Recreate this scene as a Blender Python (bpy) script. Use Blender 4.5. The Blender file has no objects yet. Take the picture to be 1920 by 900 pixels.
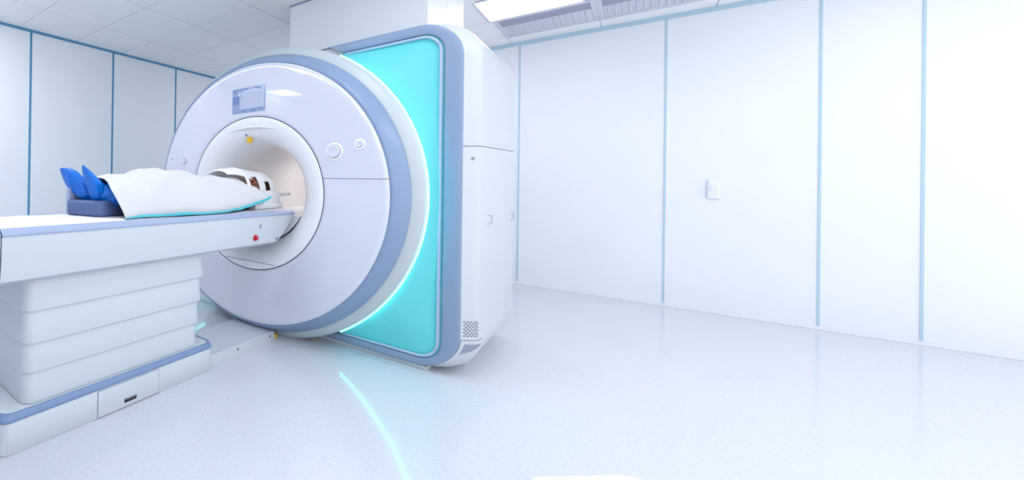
import bpy, bmesh, math, random
from mathutils import Vector, Matrix, noise
random.seed(7)
PI = math.pi
SC = bpy.context.scene
COL = SC.collection
K = 1.2                      # everything below is laid out in units of 1.2 m, scaled once at the end
FL, CE = -0.972, 1.404       # floor and ceiling height relative to the lens
XL, YB = -3.74, 5.405        # left wall and far wall

# ------------------------------------------------------------------ materials
def srgb(r, g, b):
    def f(c):
        c /= 255.0
        return c / 12.92 if c <= 0.04045 else ((c + 0.055) / 1.055) ** 2.4
    return (f(r), f(g), f(b), 1.0)

def mat(name, col, rough=0.5, spec=0.5, metal=0.0, coat=0.0, emit=None, estr=0.0, var=0.0, vscale=30.0, bump=0.0, bscale=200.0, sheen=0.0):
    m = bpy.data.materials.new(name); m.use_nodes = True
    nt = m.node_tree; b = nt.nodes['Principled BSDF']
    b.inputs['Base Color'].default_value = col
    b.inputs['Roughness'].default_value = rough
    b.inputs['Specular IOR Level'].default_value = spec
    b.inputs['Metallic'].default_value = metal
    b.inputs['Coat Weight'].default_value = coat
    b.inputs['Coat Roughness'].default_value = 0.04
    b.inputs['Sheen Weight'].default_value = sheen
    if emit:
        b.inputs['Emission Color'].default_value = emit
        b.inputs['Emission Strength'].default_value = estr
    tc = nt.nodes.new('ShaderNodeTexCoord')
    if var > 0:
        n = nt.nodes.new('ShaderNodeTexNoise'); n.inputs['Scale'].default_value = vscale; n.inputs['Detail'].default_value = 4
        nt.links.new(tc.outputs['Object'], n.inputs['Vector'])
        r = nt.nodes.new('ShaderNodeValToRGB')
        r.color_ramp.elements[0].position = 0.3; r.color_ramp.elements[1].position = 0.7
        r.color_ramp.elements[0].color = tuple(c * (1 - var) for c in col[:3]) + (1,)
        r.color_ramp.elements[1].color = tuple(min(1, c * (1 + var)) for c in col[:3]) + (1,)
        nt.links.new(n.outputs['Fac'], r.inputs['Fac']); nt.links.new(r.outputs['Color'], b.inputs['Base Color'])
    if bump > 0:
        n2 = nt.nodes.new('ShaderNodeTexNoise'); n2.inputs['Scale'].default_value = bscale; n2.inputs['Detail'].default_value = 3
        nt.links.new(tc.outputs['Object'], n2.inputs['Vector'])
        bp = nt.nodes.new('ShaderNodeBump'); bp.inputs['Strength'].default_value = bump; bp.inputs['Distance'].default_value = 0.004
        nt.links.new(n2.outputs['Fac'], bp.inputs['Height']); nt.links.new(bp.outputs['Normal'], b.inputs['Normal'])
    return m

M = {}
M['wall_left'] = mat('painted_wall_panel', srgb(241, 244, 250), 0.4, 0.35, var=0.012, vscale=1.5)
M['wall'] = M['wall_left']
M['joint_lit'] = mat('lit_blue_joint', srgb(186, 213, 228), 0.45)  # same blue joint paint, with the far wall's bright wash put into the colour
M['joint'] = mat('blue_joint', srgb(92, 150, 190), 0.45)
M['ceil'] = mat('ceiling_tile', srgb(250, 251, 254), 0.7, 0.2, var=0.02, vscale=4)
M['tee'] = mat('ceiling_grid', srgb(205, 210, 222), 0.6)
M['skirt'] = mat('skirting', srgb(222, 226, 234), 0.4)
M['flange'] = mat('pale_flange', srgb(190, 200, 205), 0.35, 0.45, var=0.006, vscale=3)
M['white'] = mat('white_shell', srgb(204, 210, 216), 0.32, 0.5, var=0.006, vscale=3)
M['whitegloss'] = mat('white_gloss', srgb(238, 240, 244), 0.16, 0.5)
M['face'] = mat('front_cover_lacquer', srgb(213, 217, 231), 0.05, 0.6, coat=1.0, var=0.006, vscale=2)
M['rim'] = mat('blue_grey_rim', srgb(132, 153, 186), 0.3, 0.5, var=0.01, vscale=4)
M['frame'] = mat('blue_grey_frame', srgb(138, 154, 184), 0.32, 0.5, var=0.01, vscale=4)
M['lip'] = mat('pale_frame_lip', srgb(176, 190, 216), 0.3)
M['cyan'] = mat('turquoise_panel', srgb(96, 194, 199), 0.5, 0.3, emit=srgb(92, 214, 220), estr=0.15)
M['glow'] = mat('light_strip', srgb(190, 255, 255), 0.3, emit=srgb(66, 242, 238), estr=6.0)
M['dark'] = mat('dark_gap', srgb(66, 74, 96), 0.5)
M['gap'] = mat('shadow_gap', srgb(150, 156, 176), 0.6)
M['black'] = mat('black_slot', srgb(26, 28, 34), 0.5)
M['bore'] = mat('bore_liner', srgb(226, 224, 226), 0.35, 0.4, var=0.008, vscale=4)
M['ring'] = mat('bore_ring_white', srgb(238, 240, 244), 0.22, 0.5)
M['borelamp'] = mat('bore_lamp', srgb(255, 250, 248), 0.4, emit=srgb(255, 248, 245), estr=9.0)
M['screen'] = mat('display_glass', srgb(140, 156, 192), 0.12, 0.6, emit=srgb(120, 140, 185), estr=0.12)
M['ui_dark'] = mat('display_dark', srgb(112, 130, 174), 0.15, emit=srgb(96, 116, 168), estr=0.12)
M['ui_light'] = mat('display_light', srgb(174, 182, 206), 0.15, emit=srgb(168, 176, 204), estr=0.12)
M['yellow'] = mat('yellow_label', srgb(226, 182, 30), 0.5)
M['red'] = mat('red_button', srgb(196, 24, 44), 0.25)
M['table'] = mat('table_shell', srgb(200, 208, 216), 0.3, 0.5, var=0.006, vscale=3)
M['rail'] = mat('blue_grey_rail', srgb(158, 172, 202), 0.3)
M['trim'] = mat('blue_base_trim', srgb(118, 142, 182), 0.32)
M['pad'] = mat('white_sheet', srgb(228, 225, 229), 0.85, 0.2, bump=0.5, bscale=40)
M['cushion'] = mat('slate_vinyl', srgb(86, 106, 152), 0.42, 0.4, var=0.04, vscale=20, bump=0.05, bscale=150)
M['drape'] = mat('white_drape', srgb(212, 213, 217), 0.9, 0.15, bump=0.25, bscale=260, sheen=0.1)
M['teal'] = mat('teal_hem', srgb(88, 190, 205), 0.8, 0.2)
M['navy'] = mat('navy_cloth', srgb(24, 26, 52), 0.9, 0.2, bump=0.3, bscale=200)
M['shoe'] = mat('blue_shoe_cover', srgb(0, 108, 208), 0.38, 0.45, var=0.12, vscale=22, bump=0.9, bscale=38)
M['skin'] = mat('skin', srgb(204, 138, 118), 0.5, 0.4, var=0.05, vscale=25)
M['lips'] = mat('lips', srgb(176, 92, 88), 0.45)
M['hair'] = mat('brown_hair', srgb(84, 62, 34), 0.6, 0.3, var=0.35, vscale=40, bump=0.6, bscale=150)
M['eye'] = mat('closed_lash', srgb(60, 40, 34), 0.6)
M['coil'] = mat('coil_plastic', srgb(238, 239, 242), 0.28, 0.5)
M['screw'] = mat('screw_grey', srgb(150, 156, 172), 0.4, metal=0.4)
M['lamp'] = mat('lamp_diffuser', srgb(255, 255, 255), 0.5, emit=srgb(246, 249, 255), estr=4.3)
M['lampframe'] = mat('lamp_frame', srgb(222, 226, 234), 0.4)
M['vent'] = mat('vent_white', srgb(214, 218, 230), 0.45)
M['ventdark'] = mat('vent_shade', srgb(178, 180, 200), 0.7)

def floor_material():
    m = bpy.data.materials.new('speckled_vinyl'); m.use_nodes = True
    nt = m.node_tree; b = nt.nodes['Principled BSDF']; L = nt.links.new
    tc = nt.nodes.new('ShaderNodeTexCoord')
    n1 = nt.nodes.new('ShaderNodeTexNoise'); n1.inputs['Scale'].default_value = 75; n1.inputs['Detail'].default_value = 5; n1.inputs['Roughness'].default_value = 0.7
    n2 = nt.nodes.new('ShaderNodeTexVoronoi'); n2.inputs['Scale'].default_value = 130
    L(tc.outputs['Object'], n1.inputs['Vector']); L(tc.outputs['Object'], n2.inputs['Vector'])
    r1 = nt.nodes.new('ShaderNodeValToRGB')
    e = r1.color_ramp.elements
    e[0].position = 0.36; e[0].color = srgb(203, 208, 217); e[1].position = 0.62; e[1].color = srgb(214, 218, 226)
    L(n1.outputs['Fac'], r1.inputs['Fac'])
    r2 = nt.nodes.new('ShaderNodeValToRGB')
    e = r2.color_ramp.elements
    e[0].position = 0.0; e[0].color = (0.82, 0.85, 0.9, 1); e[1].position = 0.25; e[1].color = (1, 1, 1, 1)
    L(n2.outputs['Distance'], r2.inputs['Fac'])
    mx = nt.nodes.new('ShaderNodeMix'); mx.data_type = 'RGBA'; mx.blend_type = 'MULTIPLY'; mx.inputs['Factor'].default_value = 0.3
    L(r1.outputs['Color'], mx.inputs['A']); L(r2.outputs['Color'], mx.inputs['B'])
    L(mx.outputs['Result'], b.inputs['Base Color'])
    b.inputs['Roughness'].default_value = 0.12
    b.inputs['Specular IOR Level'].default_value = 0.55
    return m
M['floor'] = floor_material()

# ------------------------------------------------------------------ helpers
def world_loc(o):
    v = Vector((0, 0, 0))
    while o:
        v += o.location; o = o.parent
    return v

def tag(o, label=None, cat=None, group=None, kind=None):
    if label: o['label'] = label
    if cat: o['category'] = cat
    if group: o['group'] = group
    if kind: o['kind'] = kind
    return o

def finish(me, smooth):
    if smooth:
        for p in me.polygons: p.use_smooth = True
        me.set_sharp_from_angle(angle=math.radians(smooth))

def obj(name, bm, m, parent=None, smooth=35, origin=None):
    bmesh.ops.recalc_face_normals(bm, faces=bm.faces)
    me = bpy.data.meshes.new(name); bm.to_mesh(me); bm.free()
    o = bpy.data.objects.new(name, me); COL.objects.link(o)
    for mm in (m if isinstance(m, (list, tuple)) else [m]): me.materials.append(mm)
    if parent is None:
        if origin is None:
            xs = [v.co for v in me.vertices]
            lo = [min(v[i] for v in xs) for i in range(3)]; hi = [max(v[i] for v in xs) for i in range(3)]
            origin = Vector(((lo[0] + hi[0]) / 2, (lo[1] + hi[1]) / 2, lo[2]))
        o.location = origin
    else:
        o.parent = parent; origin = world_loc(parent)
    me.transform(Matrix.Translation(-Vector(origin)))
    finish(me, smooth)
    return o

def thing(name, label, cat, loc, group=None):
    o = bpy.data.objects.new(name, None); COL.objects.link(o)
    o.empty_display_size = 0.1; o.location = loc
    return tag(o, label, cat, group)

def struct(name, bm, m, smooth=0):
    return tag(obj(name, bm, m, None, smooth), kind='structure')

def box(bm, x0, x1, y0, y1, z0, z1, bevel=0.0, seg=2, mi=0):
    vs = [bm.verts.new((x, y, z)) for x in (x0, x1) for y in (y0, y1) for z in (z0, z1)]
    q = [(0, 1, 3, 2), (4, 6, 7, 5), (0, 4, 5, 1), (2, 3, 7, 6), (0, 2, 6, 4), (1, 5, 7, 3)]
    fs = [bm.faces.new([vs[i] for i in f]) for f in q]
    for f in fs: f.material_index = mi
    if bevel > 0:
        es = list({e for f in fs for e in f.edges})
        bmesh.ops.bevel(bm, geom=es, offset=bevel, segments=seg, affect='EDGES', profile=0.5)
    return bm

def B(*a, **k):
    return box(bmesh.new(), *a, **k)

def grid_faces(bm, rows, close_u=False, close_v=False):
    n = len(rows); m_ = len(rows[0])
    for i in range(n if close_u else n - 1):
        for j in range(m_ if close_v else m_ - 1):
            a, b = rows[i][j], rows[i][(j + 1) % m_]
            c, d = rows[(i + 1) % n][(j + 1) % m_], rows[(i + 1) % n][j]
            vs = []
            for v in (a, b, c, d):
                if v not in vs: vs.append(v)
            if len(vs) >= 3:
                try: bm.faces.new(vs)
                except ValueError: pass

def lathe(bm, prof, cx, cz, n=128, a0=0.0, a1=2 * PI):
    """profile of (y, r) turned about an axis parallel to Y"""
    full = abs(a1 - a0 - 2 * PI) < 1e-6
    rows = []
    for i in range(n if full else n + 1):
        a = a0 + (a1 - a0) * i / n
        rows.append([bm.verts.new((cx + r * math.cos(a), y, cz + r * math.sin(a))) for y, r in prof])
    grid_faces(bm, rows, close_u=full)
    return bm

def lathe_z(bm, prof, cx, cy, n=24):
    rows = []
    for i in range(n):
        a = 2 * PI * i / n
        rows.append([bm.verts.new((cx + r * math.cos(a), cy + r * math.sin(a), z)) for z, r in prof])
    grid_faces(bm, rows, close_u=True)
    return bm

def sweep(bm, pts, rad, n=8, closed=False, squash=None):
    """round tube along a polyline"""
    pts = [Vector(p) for p in pts]; rows = []; N = len(pts)
    up = Vector((0, 0, 1))
    for i, p in enumerate(pts):
        a = pts[(i - 1) % N] if (closed or i > 0) else pts[i]
        b = pts[(i + 1) % N] if (closed or i < N - 1) else pts[i]
        t = (b - a).normalized()
        u = up if abs(t.dot(up)) < 0.9 else Vector((0, 1, 0))
        s = t.cross(u).normalized(); w = s.cross(t).normalized()
        r = rad[i] if isinstance(rad, (list, tuple)) else rad
        rows.append([bm.verts.new(p + s * r * math.cos(2 * PI * k / n) + w * r * (squash or 1) * math.sin(2 * PI * k / n)) for k in range(n)])
    grid_faces(bm, rows, close_u=closed, close_v=True)
    if not closed:
        bm.faces.new(rows[0]); bm.faces.new(rows[-1][::-1])
    return bm

def rrect(x0, x1, z0, z1, r, n=10):
    """rounded rectangle outline, counter-clockwise, starting at the right side bottom"""
    pts = []
    for cx, cz, a in ((x1 - r, z0 + r, -PI / 2), (x1 - r, z1 - r, 0), (x0 + r, z1 - r, PI / 2), (x0 + r, z0 + r, PI)):
        for k in range(n + 1):
            t = a + PI / 2 * k / n
            pts.append((cx + r * math.cos(t), cz + r * math.sin(t)))
    return pts

def loft(bm, loops, cap0=True, cap1=True):
    rows = [[bm.verts.new(p) for p in l] for l in loops]
    grid_faces(bm, rows, close_v=True)
    if cap0: bm.faces.new(rows[0][::-1])
    if cap1: bm.faces.new(rows[-1])
    return bm

def bisect(bm, co, no, keep_outer):
    g = bm.verts[:] + bm.edges[:] + bm.faces[:]
    bmesh.ops.bisect_plane(bm, geom=g, plane_co=co, plane_no=no, clear_inner=keep_outer, clear_outer=not keep_outer)
    return bm

def blob(bm, a, b, ra, rb, n=14, sx=1.0, sz=1.0):
    """closed capsule with different end radii"""
    a = Vector(a); b = Vector(b); t = (b - a)
    L = t.length
    t = t.normalized() if L > 1e-6 else Vector((0, 1, 0))
    u = Vector((0, 0, 1)) if abs(t.z) < 0.9 else Vector((1, 0, 0))
    s = t.cross(u).normalized(); w = s.cross(t).normalized()
    rows = []
    st = [(-1, k) for k in range(0, 5)] + [(1, k) for k in range(4, -1, -1)]
    for side, k in st:
        ang = PI / 2 * k / 4
        if side < 0: c = a - t * ra * math.cos(ang); r = ra * math.sin(ang)
        else: c = b + t * rb * math.cos(ang); r = rb * math.sin(ang)
        r = max(r, 1e-4)
        rows.append([bm.verts.new(c + s * r * sx * math.cos(2 * PI * j / n) + w * r * sz * math.sin(2 * PI * j / n)) for j in range(n)])
    grid_faces(bm, rows, close_v=True)
    bm.faces.new(rows[0][::-1]); bm.faces.new(rows[-1])
    return bm

def chain(bm, pts, sx=1.0, sz=1.0):
    for (p, r), (q, s) in zip(pts[:-1], pts[1:]): blob(bm, p, q, r, s, sx=sx, sz=sz)
    return bm

def fuse(bm, voxel, smooth_it=6):
    """melt overlapping blobs into one continuous skin"""
    bmesh.ops.recalc_face_normals(bm, faces=bm.faces)
    me = bpy.data.meshes.new('tmp'); bm.to_mesh(me); bm.free()
    o = bpy.data.objects.new('tmp', me); COL.objects.link(o)
    r = o.modifiers.new('r', 'REMESH'); r.mode = 'VOXEL'; r.voxel_size = voxel
    s = o.modifiers.new('s', 'SMOOTH'); s.factor = 0.5; s.iterations = smooth_it
    dg = bpy.context.evaluated_depsgraph_get(); dg.update()
    me2 = bpy.data.meshes.new_from_object(o.evaluated_get(dg))
    bpy.data.objects.remove(o); bpy.data.meshes.remove(me)
    out = bmesh.new(); out.from_mesh(me2); bpy.data.meshes.remove(me2)
    return out

# ------------------------------------------------------------------ room shell
X1, Y0 = 1.85, -3.2
struct('floor', B(XL - 0.1, X1, Y0, YB + 0.1, FL - 0.1, FL), M['floor'])
struct('wall_left', B(XL - 0.1, XL, Y0, YB + 0.1, FL, CE + 0.1), M['wall_left'])
struct('wall_front', B(XL, X1, Y0 - 0.1, Y0, FL, CE + 0.1), M['wall'])
struct('wall_back', B(XL, X1, YB, YB + 0.1, FL, CE + 0.1), M['wall'])

def ceiling():
    bm = bmesh.new()
    box(bm, XL, X1, Y0, YB, CE + 0.004, CE + 0.1, mi=1)
    gx = [-3.217 + 0.6 * i for i in range(-1, 12)]
    gy = [1.572 + 0.597 * j for j in range(-9, 8)]
    holes = LAMPS + VENTS
    for i in range(len(gx) - 1):
        for j in range(len(gy) - 1):
            x0, x1 = max(gx[i], XL) + 0.0035, min(gx[i + 1], X1) - 0.0035
            y0, y1 = max(gy[j], Y0) + 0.0035, min(gy[j + 1], YB) - 0.0035
            if x1 - x0 < 0.02 or y1 - y0 < 0.02: continue
            cx, cy = (x0 + x1) / 2, (y0 + y1) / 2
            if any(a < cx < b and c < cy < d for a, b, c, d in holes): continue
            box(bm, x0, x1, y0, y1, CE, CE + 0.004)
    return bm
def cell(i, j, x0=None):
    a = -3.217 + 0.6 * i; c = 1.572 + 0.597 * j
    return (max(a, XL), a + 0.6, c, c + 0.597)
LAMPS = [(-0.848, -0.262, 3.985, 4.555), (-2.617, -2.017, -0.25, 0.347), (XL + 0.01, -3.30, -1.55, -1.02), cell(4, -2), cell(4, 0), cell(2, -2), cell(-1, -2), cell(0, -2), cell(1, -2), cell(5, -6), cell(2, 4), cell(1, 5), cell(4, -7)] + [cell(6, k) for k in (-3, -1, 1)] + [cell(7, k) for k in (-2, 2, 4)]  # all grid-cell panels are unseen, added to brighten the room
VENTS = [cell(4, 5), cell(5, 5)]
struct('ceiling', ceiling(), [M['ceil'], M['tee']])

tn = [0]
def trim(bm, m=None):
    tn[0] += 1
    return struct('trim_%d' % tn[0], bm, m or M['joint'])
trim(B(XL, XL + 0.012, Y0, YB, CE - 0.022, CE))                     # blue line along the top of the left wall
trim(B(XL + 0.012, X1, YB - 0.012, YB, CE - 0.036, CE), M['joint_lit'])
for k in range(-5, 4): trim(B(XL, XL + 0.004, 1.69 + 0.955 * k - 0.011, 1.69 + 0.955 * k + 0.011, FL, CE - 0.022))
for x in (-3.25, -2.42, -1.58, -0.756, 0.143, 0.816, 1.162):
    trim(B(x - 0.0055, x + 0.0055, YB - 0.004, YB, FL + 0.03, CE - 0.036), M['joint_lit'])
struct('baseboard_back', B(XL + 0.01, X1, YB - 0.005, YB, FL, FL + 0.022, bevel=0.004), M['wall'])
struct('baseboard_left', B(XL, XL + 0.006, Y0, YB - 0.006, FL, FL + 0.028, bevel=0.002), M['skirt'])

# boxed duct that runs from the ceiling down onto the scanner
bm = bmesh.new()
box(bm, -1.81, -0.856, 3.0, 3.387, 0.85, CE, bevel=0.004)
box(bm, -1.81, -0.856, 3.393, 3.81, 0.85, CE, bevel=0.004)
box(bm, -1.80, -0.862, 3.38, 3.40, 0.85, CE)
bmesh.ops.translate(bm, verts=bm.verts, vec=(0, 0, -0.004))
struct('wall_duct_casing', bm, M['wall'])
bm = bmesh.new(); box(bm, -1.813, -0.853, 2.994, 3.0, CE - 0.012, CE, bevel=0.001)
trim(bm, M['gap'])

# ------------------------------------------------------------------ ceiling lamps and diffusers
def ceiling_lamp(c, label):
    x0, x1, y0, y1 = c
    t = thing('ceiling_light', label, 'light', ((x0 + x1) / 2, (y0 + y1) / 2, CE), 'square ceiling light panels')
    bm = bmesh.new(); w = 0.018
    for a in ((x0, x1, y0, y0 + w), (x0, x1, y1 - w, y1), (x0, x0 + w, y0 + w, y1 - w), (x1 - w, x1, y0 + w, y1 - w)):
        box(bm, a[0], a[1], a[2], a[3], CE - 0.006, CE + 0.004, bevel=0.002)
    obj('lamp_frame', bm, M['lampframe'], t)
    obj('diffuser', B(x0 + w, x1 - w, y0 + w, y1 - w, CE - 0.003, CE + 0.003), M['lamp'], t, smooth=0)
names = ['square white ceiling light panel in front of the air diffuser, beside the boxed duct',
         'white ceiling light panel mirrored at the top rim of the round scanner front',
         'white ceiling light panel at the left wall, mirrored across the scanner display',
         'unseen white ceiling light panel added above the open floor to brighten the room']
for i, c in enumerate(LAMPS):
    ceiling_lamp(c, names[i] if i < 4 else 'unseen white ceiling light panel, added to brighten the room')

def air_diffuser(c, label):
    x0, x1, y0, y1 = c
    t = thing('air_diffuser', label, 'vent', ((x0 + x1) / 2, (y0 + y1) / 2, CE), 'ceiling air diffusers')
    cx, cy = (x0 + x1) / 2, (y0 + y1) / 2; hw, hd = (x1 - x0) / 2, (y1 - y0) / 2
    bm = bmesh.new(); w = 0.03
    for a in ((x0, x1, y0, y0 + w), (x0, x1, y1 - w, y1), (x0, x0 + w, y0 + w, y1 - w), (x1 - w, x1, y0 + w, y1 - w)):
        box(bm, a[0], a[1], a[2], a[3], CE - 0.008, CE + 0.004, bevel=0.002)
    obj('vent_frame', bm, M['vent'], t)
    # grille face of two zones: dark louvres towards the lamp, pale vanes towards the wall
    obj('backing', B(x0 + w, x1 - w, y0 + w, y1 - w, CE + 0.001, CE + 0.003), M['ventdark'], t, smooth=0)
    bm = bmesh.new()
    n = 9
    for k in range(n):
        y = y0 + w + 0.02 + (y1 - y0) * 0.24 * k / n
        vs = [bm.verts.new(p) for p in ((x0 + w, y, CE + 0.001), (x1 - w, y, CE + 0.001), (x1 - w, y + 0.012, CE - 0.008), (x0 + w, y + 0.012, CE - 0.008))]
        bm.faces.new(vs)
        vs = [bm.verts.new(p) for p in ((x0 + w, y + 0.002, CE + 0.001), (x1 - w, y + 0.002, CE + 0.001), (x1 - w, y + 0.014, CE - 0.008), (x0 + w, y + 0.014, CE - 0.008))]
        bm.faces.new(vs)
    obj('louvre', bm, M['ventdark'], t, smooth=0)
    bm = bmesh.new()
    yy = y0 + w + (y1 - y0) * 0.31
    box(bm, x0 + w, x1 - w, yy, y1 - w, CE - 0.006, CE + 0.002, bevel=0.002)
    for k in range(14):
        x = x0 + 0.06 + (x1 - x0 - 0.12) * k / 13
        box(bm, x - 0.006, x + 0.006, yy + 0.02, y1 - w - 0.05, CE - 0.012, CE - 0.005, bevel=0.002)
    obj('vane', bm, M['vent'], t)
air_diffuser(VENTS[0], 'white ceiling air diffuser between the light panel and the far wall')
air_diffuser(VENTS[1], 'white ceiling air diffuser cut by the top edge, right of the one behind the light')

# ------------------------------------------------------------------ scanner
SX, SZ = -1.608, -0.075
scanner = thing('scanner', 'large white ring-shaped scanner with turquoise side panel and patient bore', 'medical scanner', (SX, 2.9, FL))

# white housing behind the frame: rounded box lofted back, corners tightening towards the rear
def side_x(y):
    for (a, b), (c, d) in zip(SIDE[:-1], SIDE[1:]):
        if y <= c: return b + (d - b) * max(0, y - a) / (c - a)
    return SIDE[-1][1]
SIDE = [(2.507, -0.5600), (2.525, -0.5430), (2.545, -0.5240), (2.560, -0.5120), (2.578, -0.5040), (2.60, -0.5005), (2.64, -0.500), (3.38, -0.500), (3.44, -0.505), (3.475, -0.52), (3.495, -0.55), (3.50, -0.58)]
def housing_loops(g=0.0):
    out = []
    for y, x1 in SIDE:
        k = x1 + 0.56 if y < 3 else min(0.06, x1 + 0.56)
        out.append([(x, y, z) for x, z in rrect(-2.25 + g, x1 - g, -0.945 - 0.25 * max(k, -0.02) + g, 0.832 + 0.12 * k - g, 0.20, 14)])
    return out
def cut_seam(bm, upper):
    a = Vector((0, 2.50, 0.187)); no = Vector((0, -0.022, 0.97)).normalized()
    return bisect(bm, a + no * (0.0016 if upper else -0.0016), no, upper)
bm = loft(bmesh.new(), housing_loops(), cap0=False); cut_seam(bm, True)
upper = obj('upper_housing', bm, M['white'], scanner, smooth=40)
bm = loft(bmesh.new(), housing_loops(), cap0=False); cut_seam(bm, False)
lower = obj('lower_housing', bm, M['white'], scanner, smooth=40)
obj('inner_shell', loft(bmesh.new(), housing_loops(0.006)[1:-2], cap0=False, cap1=False), M['gap'], scanner)
bm = bmesh.new()
box(bm, -2.30, -0.70, 2.512, 2.9, FL, -0.953, bevel=0.004)
box(bm, -2.22, -0.60, 2.80, 3.46, FL, -0.95, bevel=0.006)
obj('plinth', bm, M['white'], scanner)

# side details on the housing
o = obj('cover_screw', lathe(bmesh.new(), [(0, 0.0001), (0, 0.009), (0.002, 0.009), (0.003, 0.006), (0.003, 0.0001)], 0, 0, 16), M['screw'], scanner)
o.data.transform(Matrix.Translation(world_loc(scanner))); o.data.transform(Matrix.Rotation(PI / 4, 4, 'Z'))
o.data.transform(Matrix.Translation(Vector((-0.5258, 2.5415, 0.127)) - world_loc(scanner)))
for y, z in ((2.77, -0.183), (3.36, -0.195)):
    bm = bmesh.new()
    pts = [Vector((-0.4995, y - 0.045, z + 0.022))] + [Vector((-0.4995, y + 0.03 + 0.022 * math.sin(t), z + 0.022 * math.cos(t))) for t in [PI * k / 10 for k in range(11)]] + [Vector((-0.4995, y - 0.045, z - 0.022))]
    sweep(bm, pts, 0.0016, 6)
    obj('latch', bm, M['gap'], scanner)
def side_pt(y, s, off):
    """point on the housing's lower right corner; s runs down the side from z=-0.66, off lifts it off the shell"""
    x1 = side_x(y); k = x1 + 0.56; zb = -0.945 - 0.25 * k; r = 0.20
    n = Vector((0.72, -0.69, 0)) if y < 2.57 else Vector((1, 0, 0))
    straight = -0.66 - (zb + r)
    if s <= straight: return Vector((x1, y, -0.66 - s)) + n * off
    a = (s - straight) / r
    return Vector((x1 - r + r * math.cos(a), y, zb + r - r * math.sin(a))) + Vector((n.x * math.cos(a), n.y * math.cos(a), -math.sin(a))) * off
bm = bmesh.new()
for r in range(9):
    for c in range(5):
        y = 2.5195 + 0.0125 * c + (0.006 if r % 2 else 0.0); sv = 0.018 + 0.0088 * r
        ring = [(y + 0.0036 * math.cos(t), sv + 0.0023 * math.sin(t)) for t in [2 * PI * k / 10 for k in range(10)]]
        loft(bm, [[side_pt(p, q, -0.002) for p, q in ring], [side_pt(p, q, 0.0014) for p, q in ring]])
obj('vent_grille', bm, M['dark'], scanner, smooth=0)
def corner_patch(name, outline, off, m, thick=0.006):
    ny, ns = 18, 14
    bm = bmesh.new(); top = []; bot = []
    for i in range(ny + 1):
        u = i / ny; ro = []; rb = []
        for j in range(ns + 1):
            y, s = outline(u, j / ns)
            ro.append(bm.verts.new(side_pt(y, s, off))); rb.append(bm.verts.new(side_pt(y, s, off - thick)))
        top.append(ro); bot.append(rb)
    grid_faces(bm, top); grid_faces(bm, bot)
    grid_faces(bm, [top[0], bot[0]]); grid_faces(bm, [top[-1], bot[-1]])
    grid_faces(bm, [[r[0] for r in top], [r[0] for r in bot]]); grid_faces(bm, [[r[-1] for r in top], [r[-1] for r in bot]])
    return obj(name, bm, m, scanner, smooth=40)
def flap(u, v, g=0.0):
    y0, y1 = 2.510, 2.622 + g - 0.05 * (v ** 2.5)
    s0, s1 = 0.112 - g, 0.262 + g
    return y0 + (y1 - y0) * u, s0 + (s1 - s0) * v
corner_patch('flap_gap', lambda u, v: flap(u, v, 0.004), 0.0016, M['gap'])
corner_patch('access_flap', lambda u, v: flap(u, v), 0.0045, M['white'])
def pocket_shade(u, v):
    y0, y1 = 2.523, 2.604 - 0.055 * v
    return y0 + (y1 - y0) * u, 0.128 + (0.058 - 0.02 * u) * v
corner_patch('grip_shade', pocket_shade, 0.0062, M['gap'], 0.004)  # raised grey patch, painting the shade of the grip recess

# front ring flange, rim, covers
obj('front_ring', lathe(bmesh.new(), [(2.325, 0.87), (2.335, 0.892), (2.348, 0.915), (2.365, 0.932), (2.385, 0.936), (2.62, 0.936), (2.62, 0.80)], SX, -0.068, 160), M['flange'], scanner, smooth=50)
bm = bmesh.new()
for s in (-1, 1):
    pass
obj('rim', lathe(bmesh.new(), [(2.238, 0.812), (2.231, 0.822), (2.231, 0.832), (2.238, 0.841), (2.305, 0.879), (2.318, 0.884), (2.328, 0.884), (2.336, 0.876), (2.345, 0.84)], SX, -0.070, 160), M['rim'], scanner, smooth=50)
def face_mesh():
    return lathe(bmesh.new(), [(2.25, 0.4875), (2.226, 0.489), (2.221, 0.494), (2.2168, 0.505), (2.2165, 0.52), (2.2165, 0.79), (2.2172, 0.806), (2.2215, 0.816), (2.228, 0.8200), (2.24, 0.8215)], SX, SZ, 192)
zs = 0.02
bm = face_mesh(); bisect(bm, (0, 0, zs + 0.0013), (0, 0, 1), True)
obj('upper_cover', bm, M['face'], scanner, smooth=50)
bm = face_mesh(); bisect(bm, (0, 0, zs - 0.0013), (0, 0, 1), False)
obj('lower_cover', bm, M['face'], scanner, smooth=50)
obj('cover_backing', lathe(bmesh.new(), [(2.2295, 0.50), (2.2295, 0.80), (2.26, 0.80), (2.26, 0.50), (2.2295, 0.50)], SX, SZ, 96), M['gap'], scanner)
obj('cover_gap', lathe(bmesh.new(), [(2.2285, 0.4825), (2.2285, 0.4895), (2.25, 0.4895), (2.25, 0.4825), (2.2285, 0.4825)], SX, SZ, 128), M['dark'], scanner)

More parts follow.
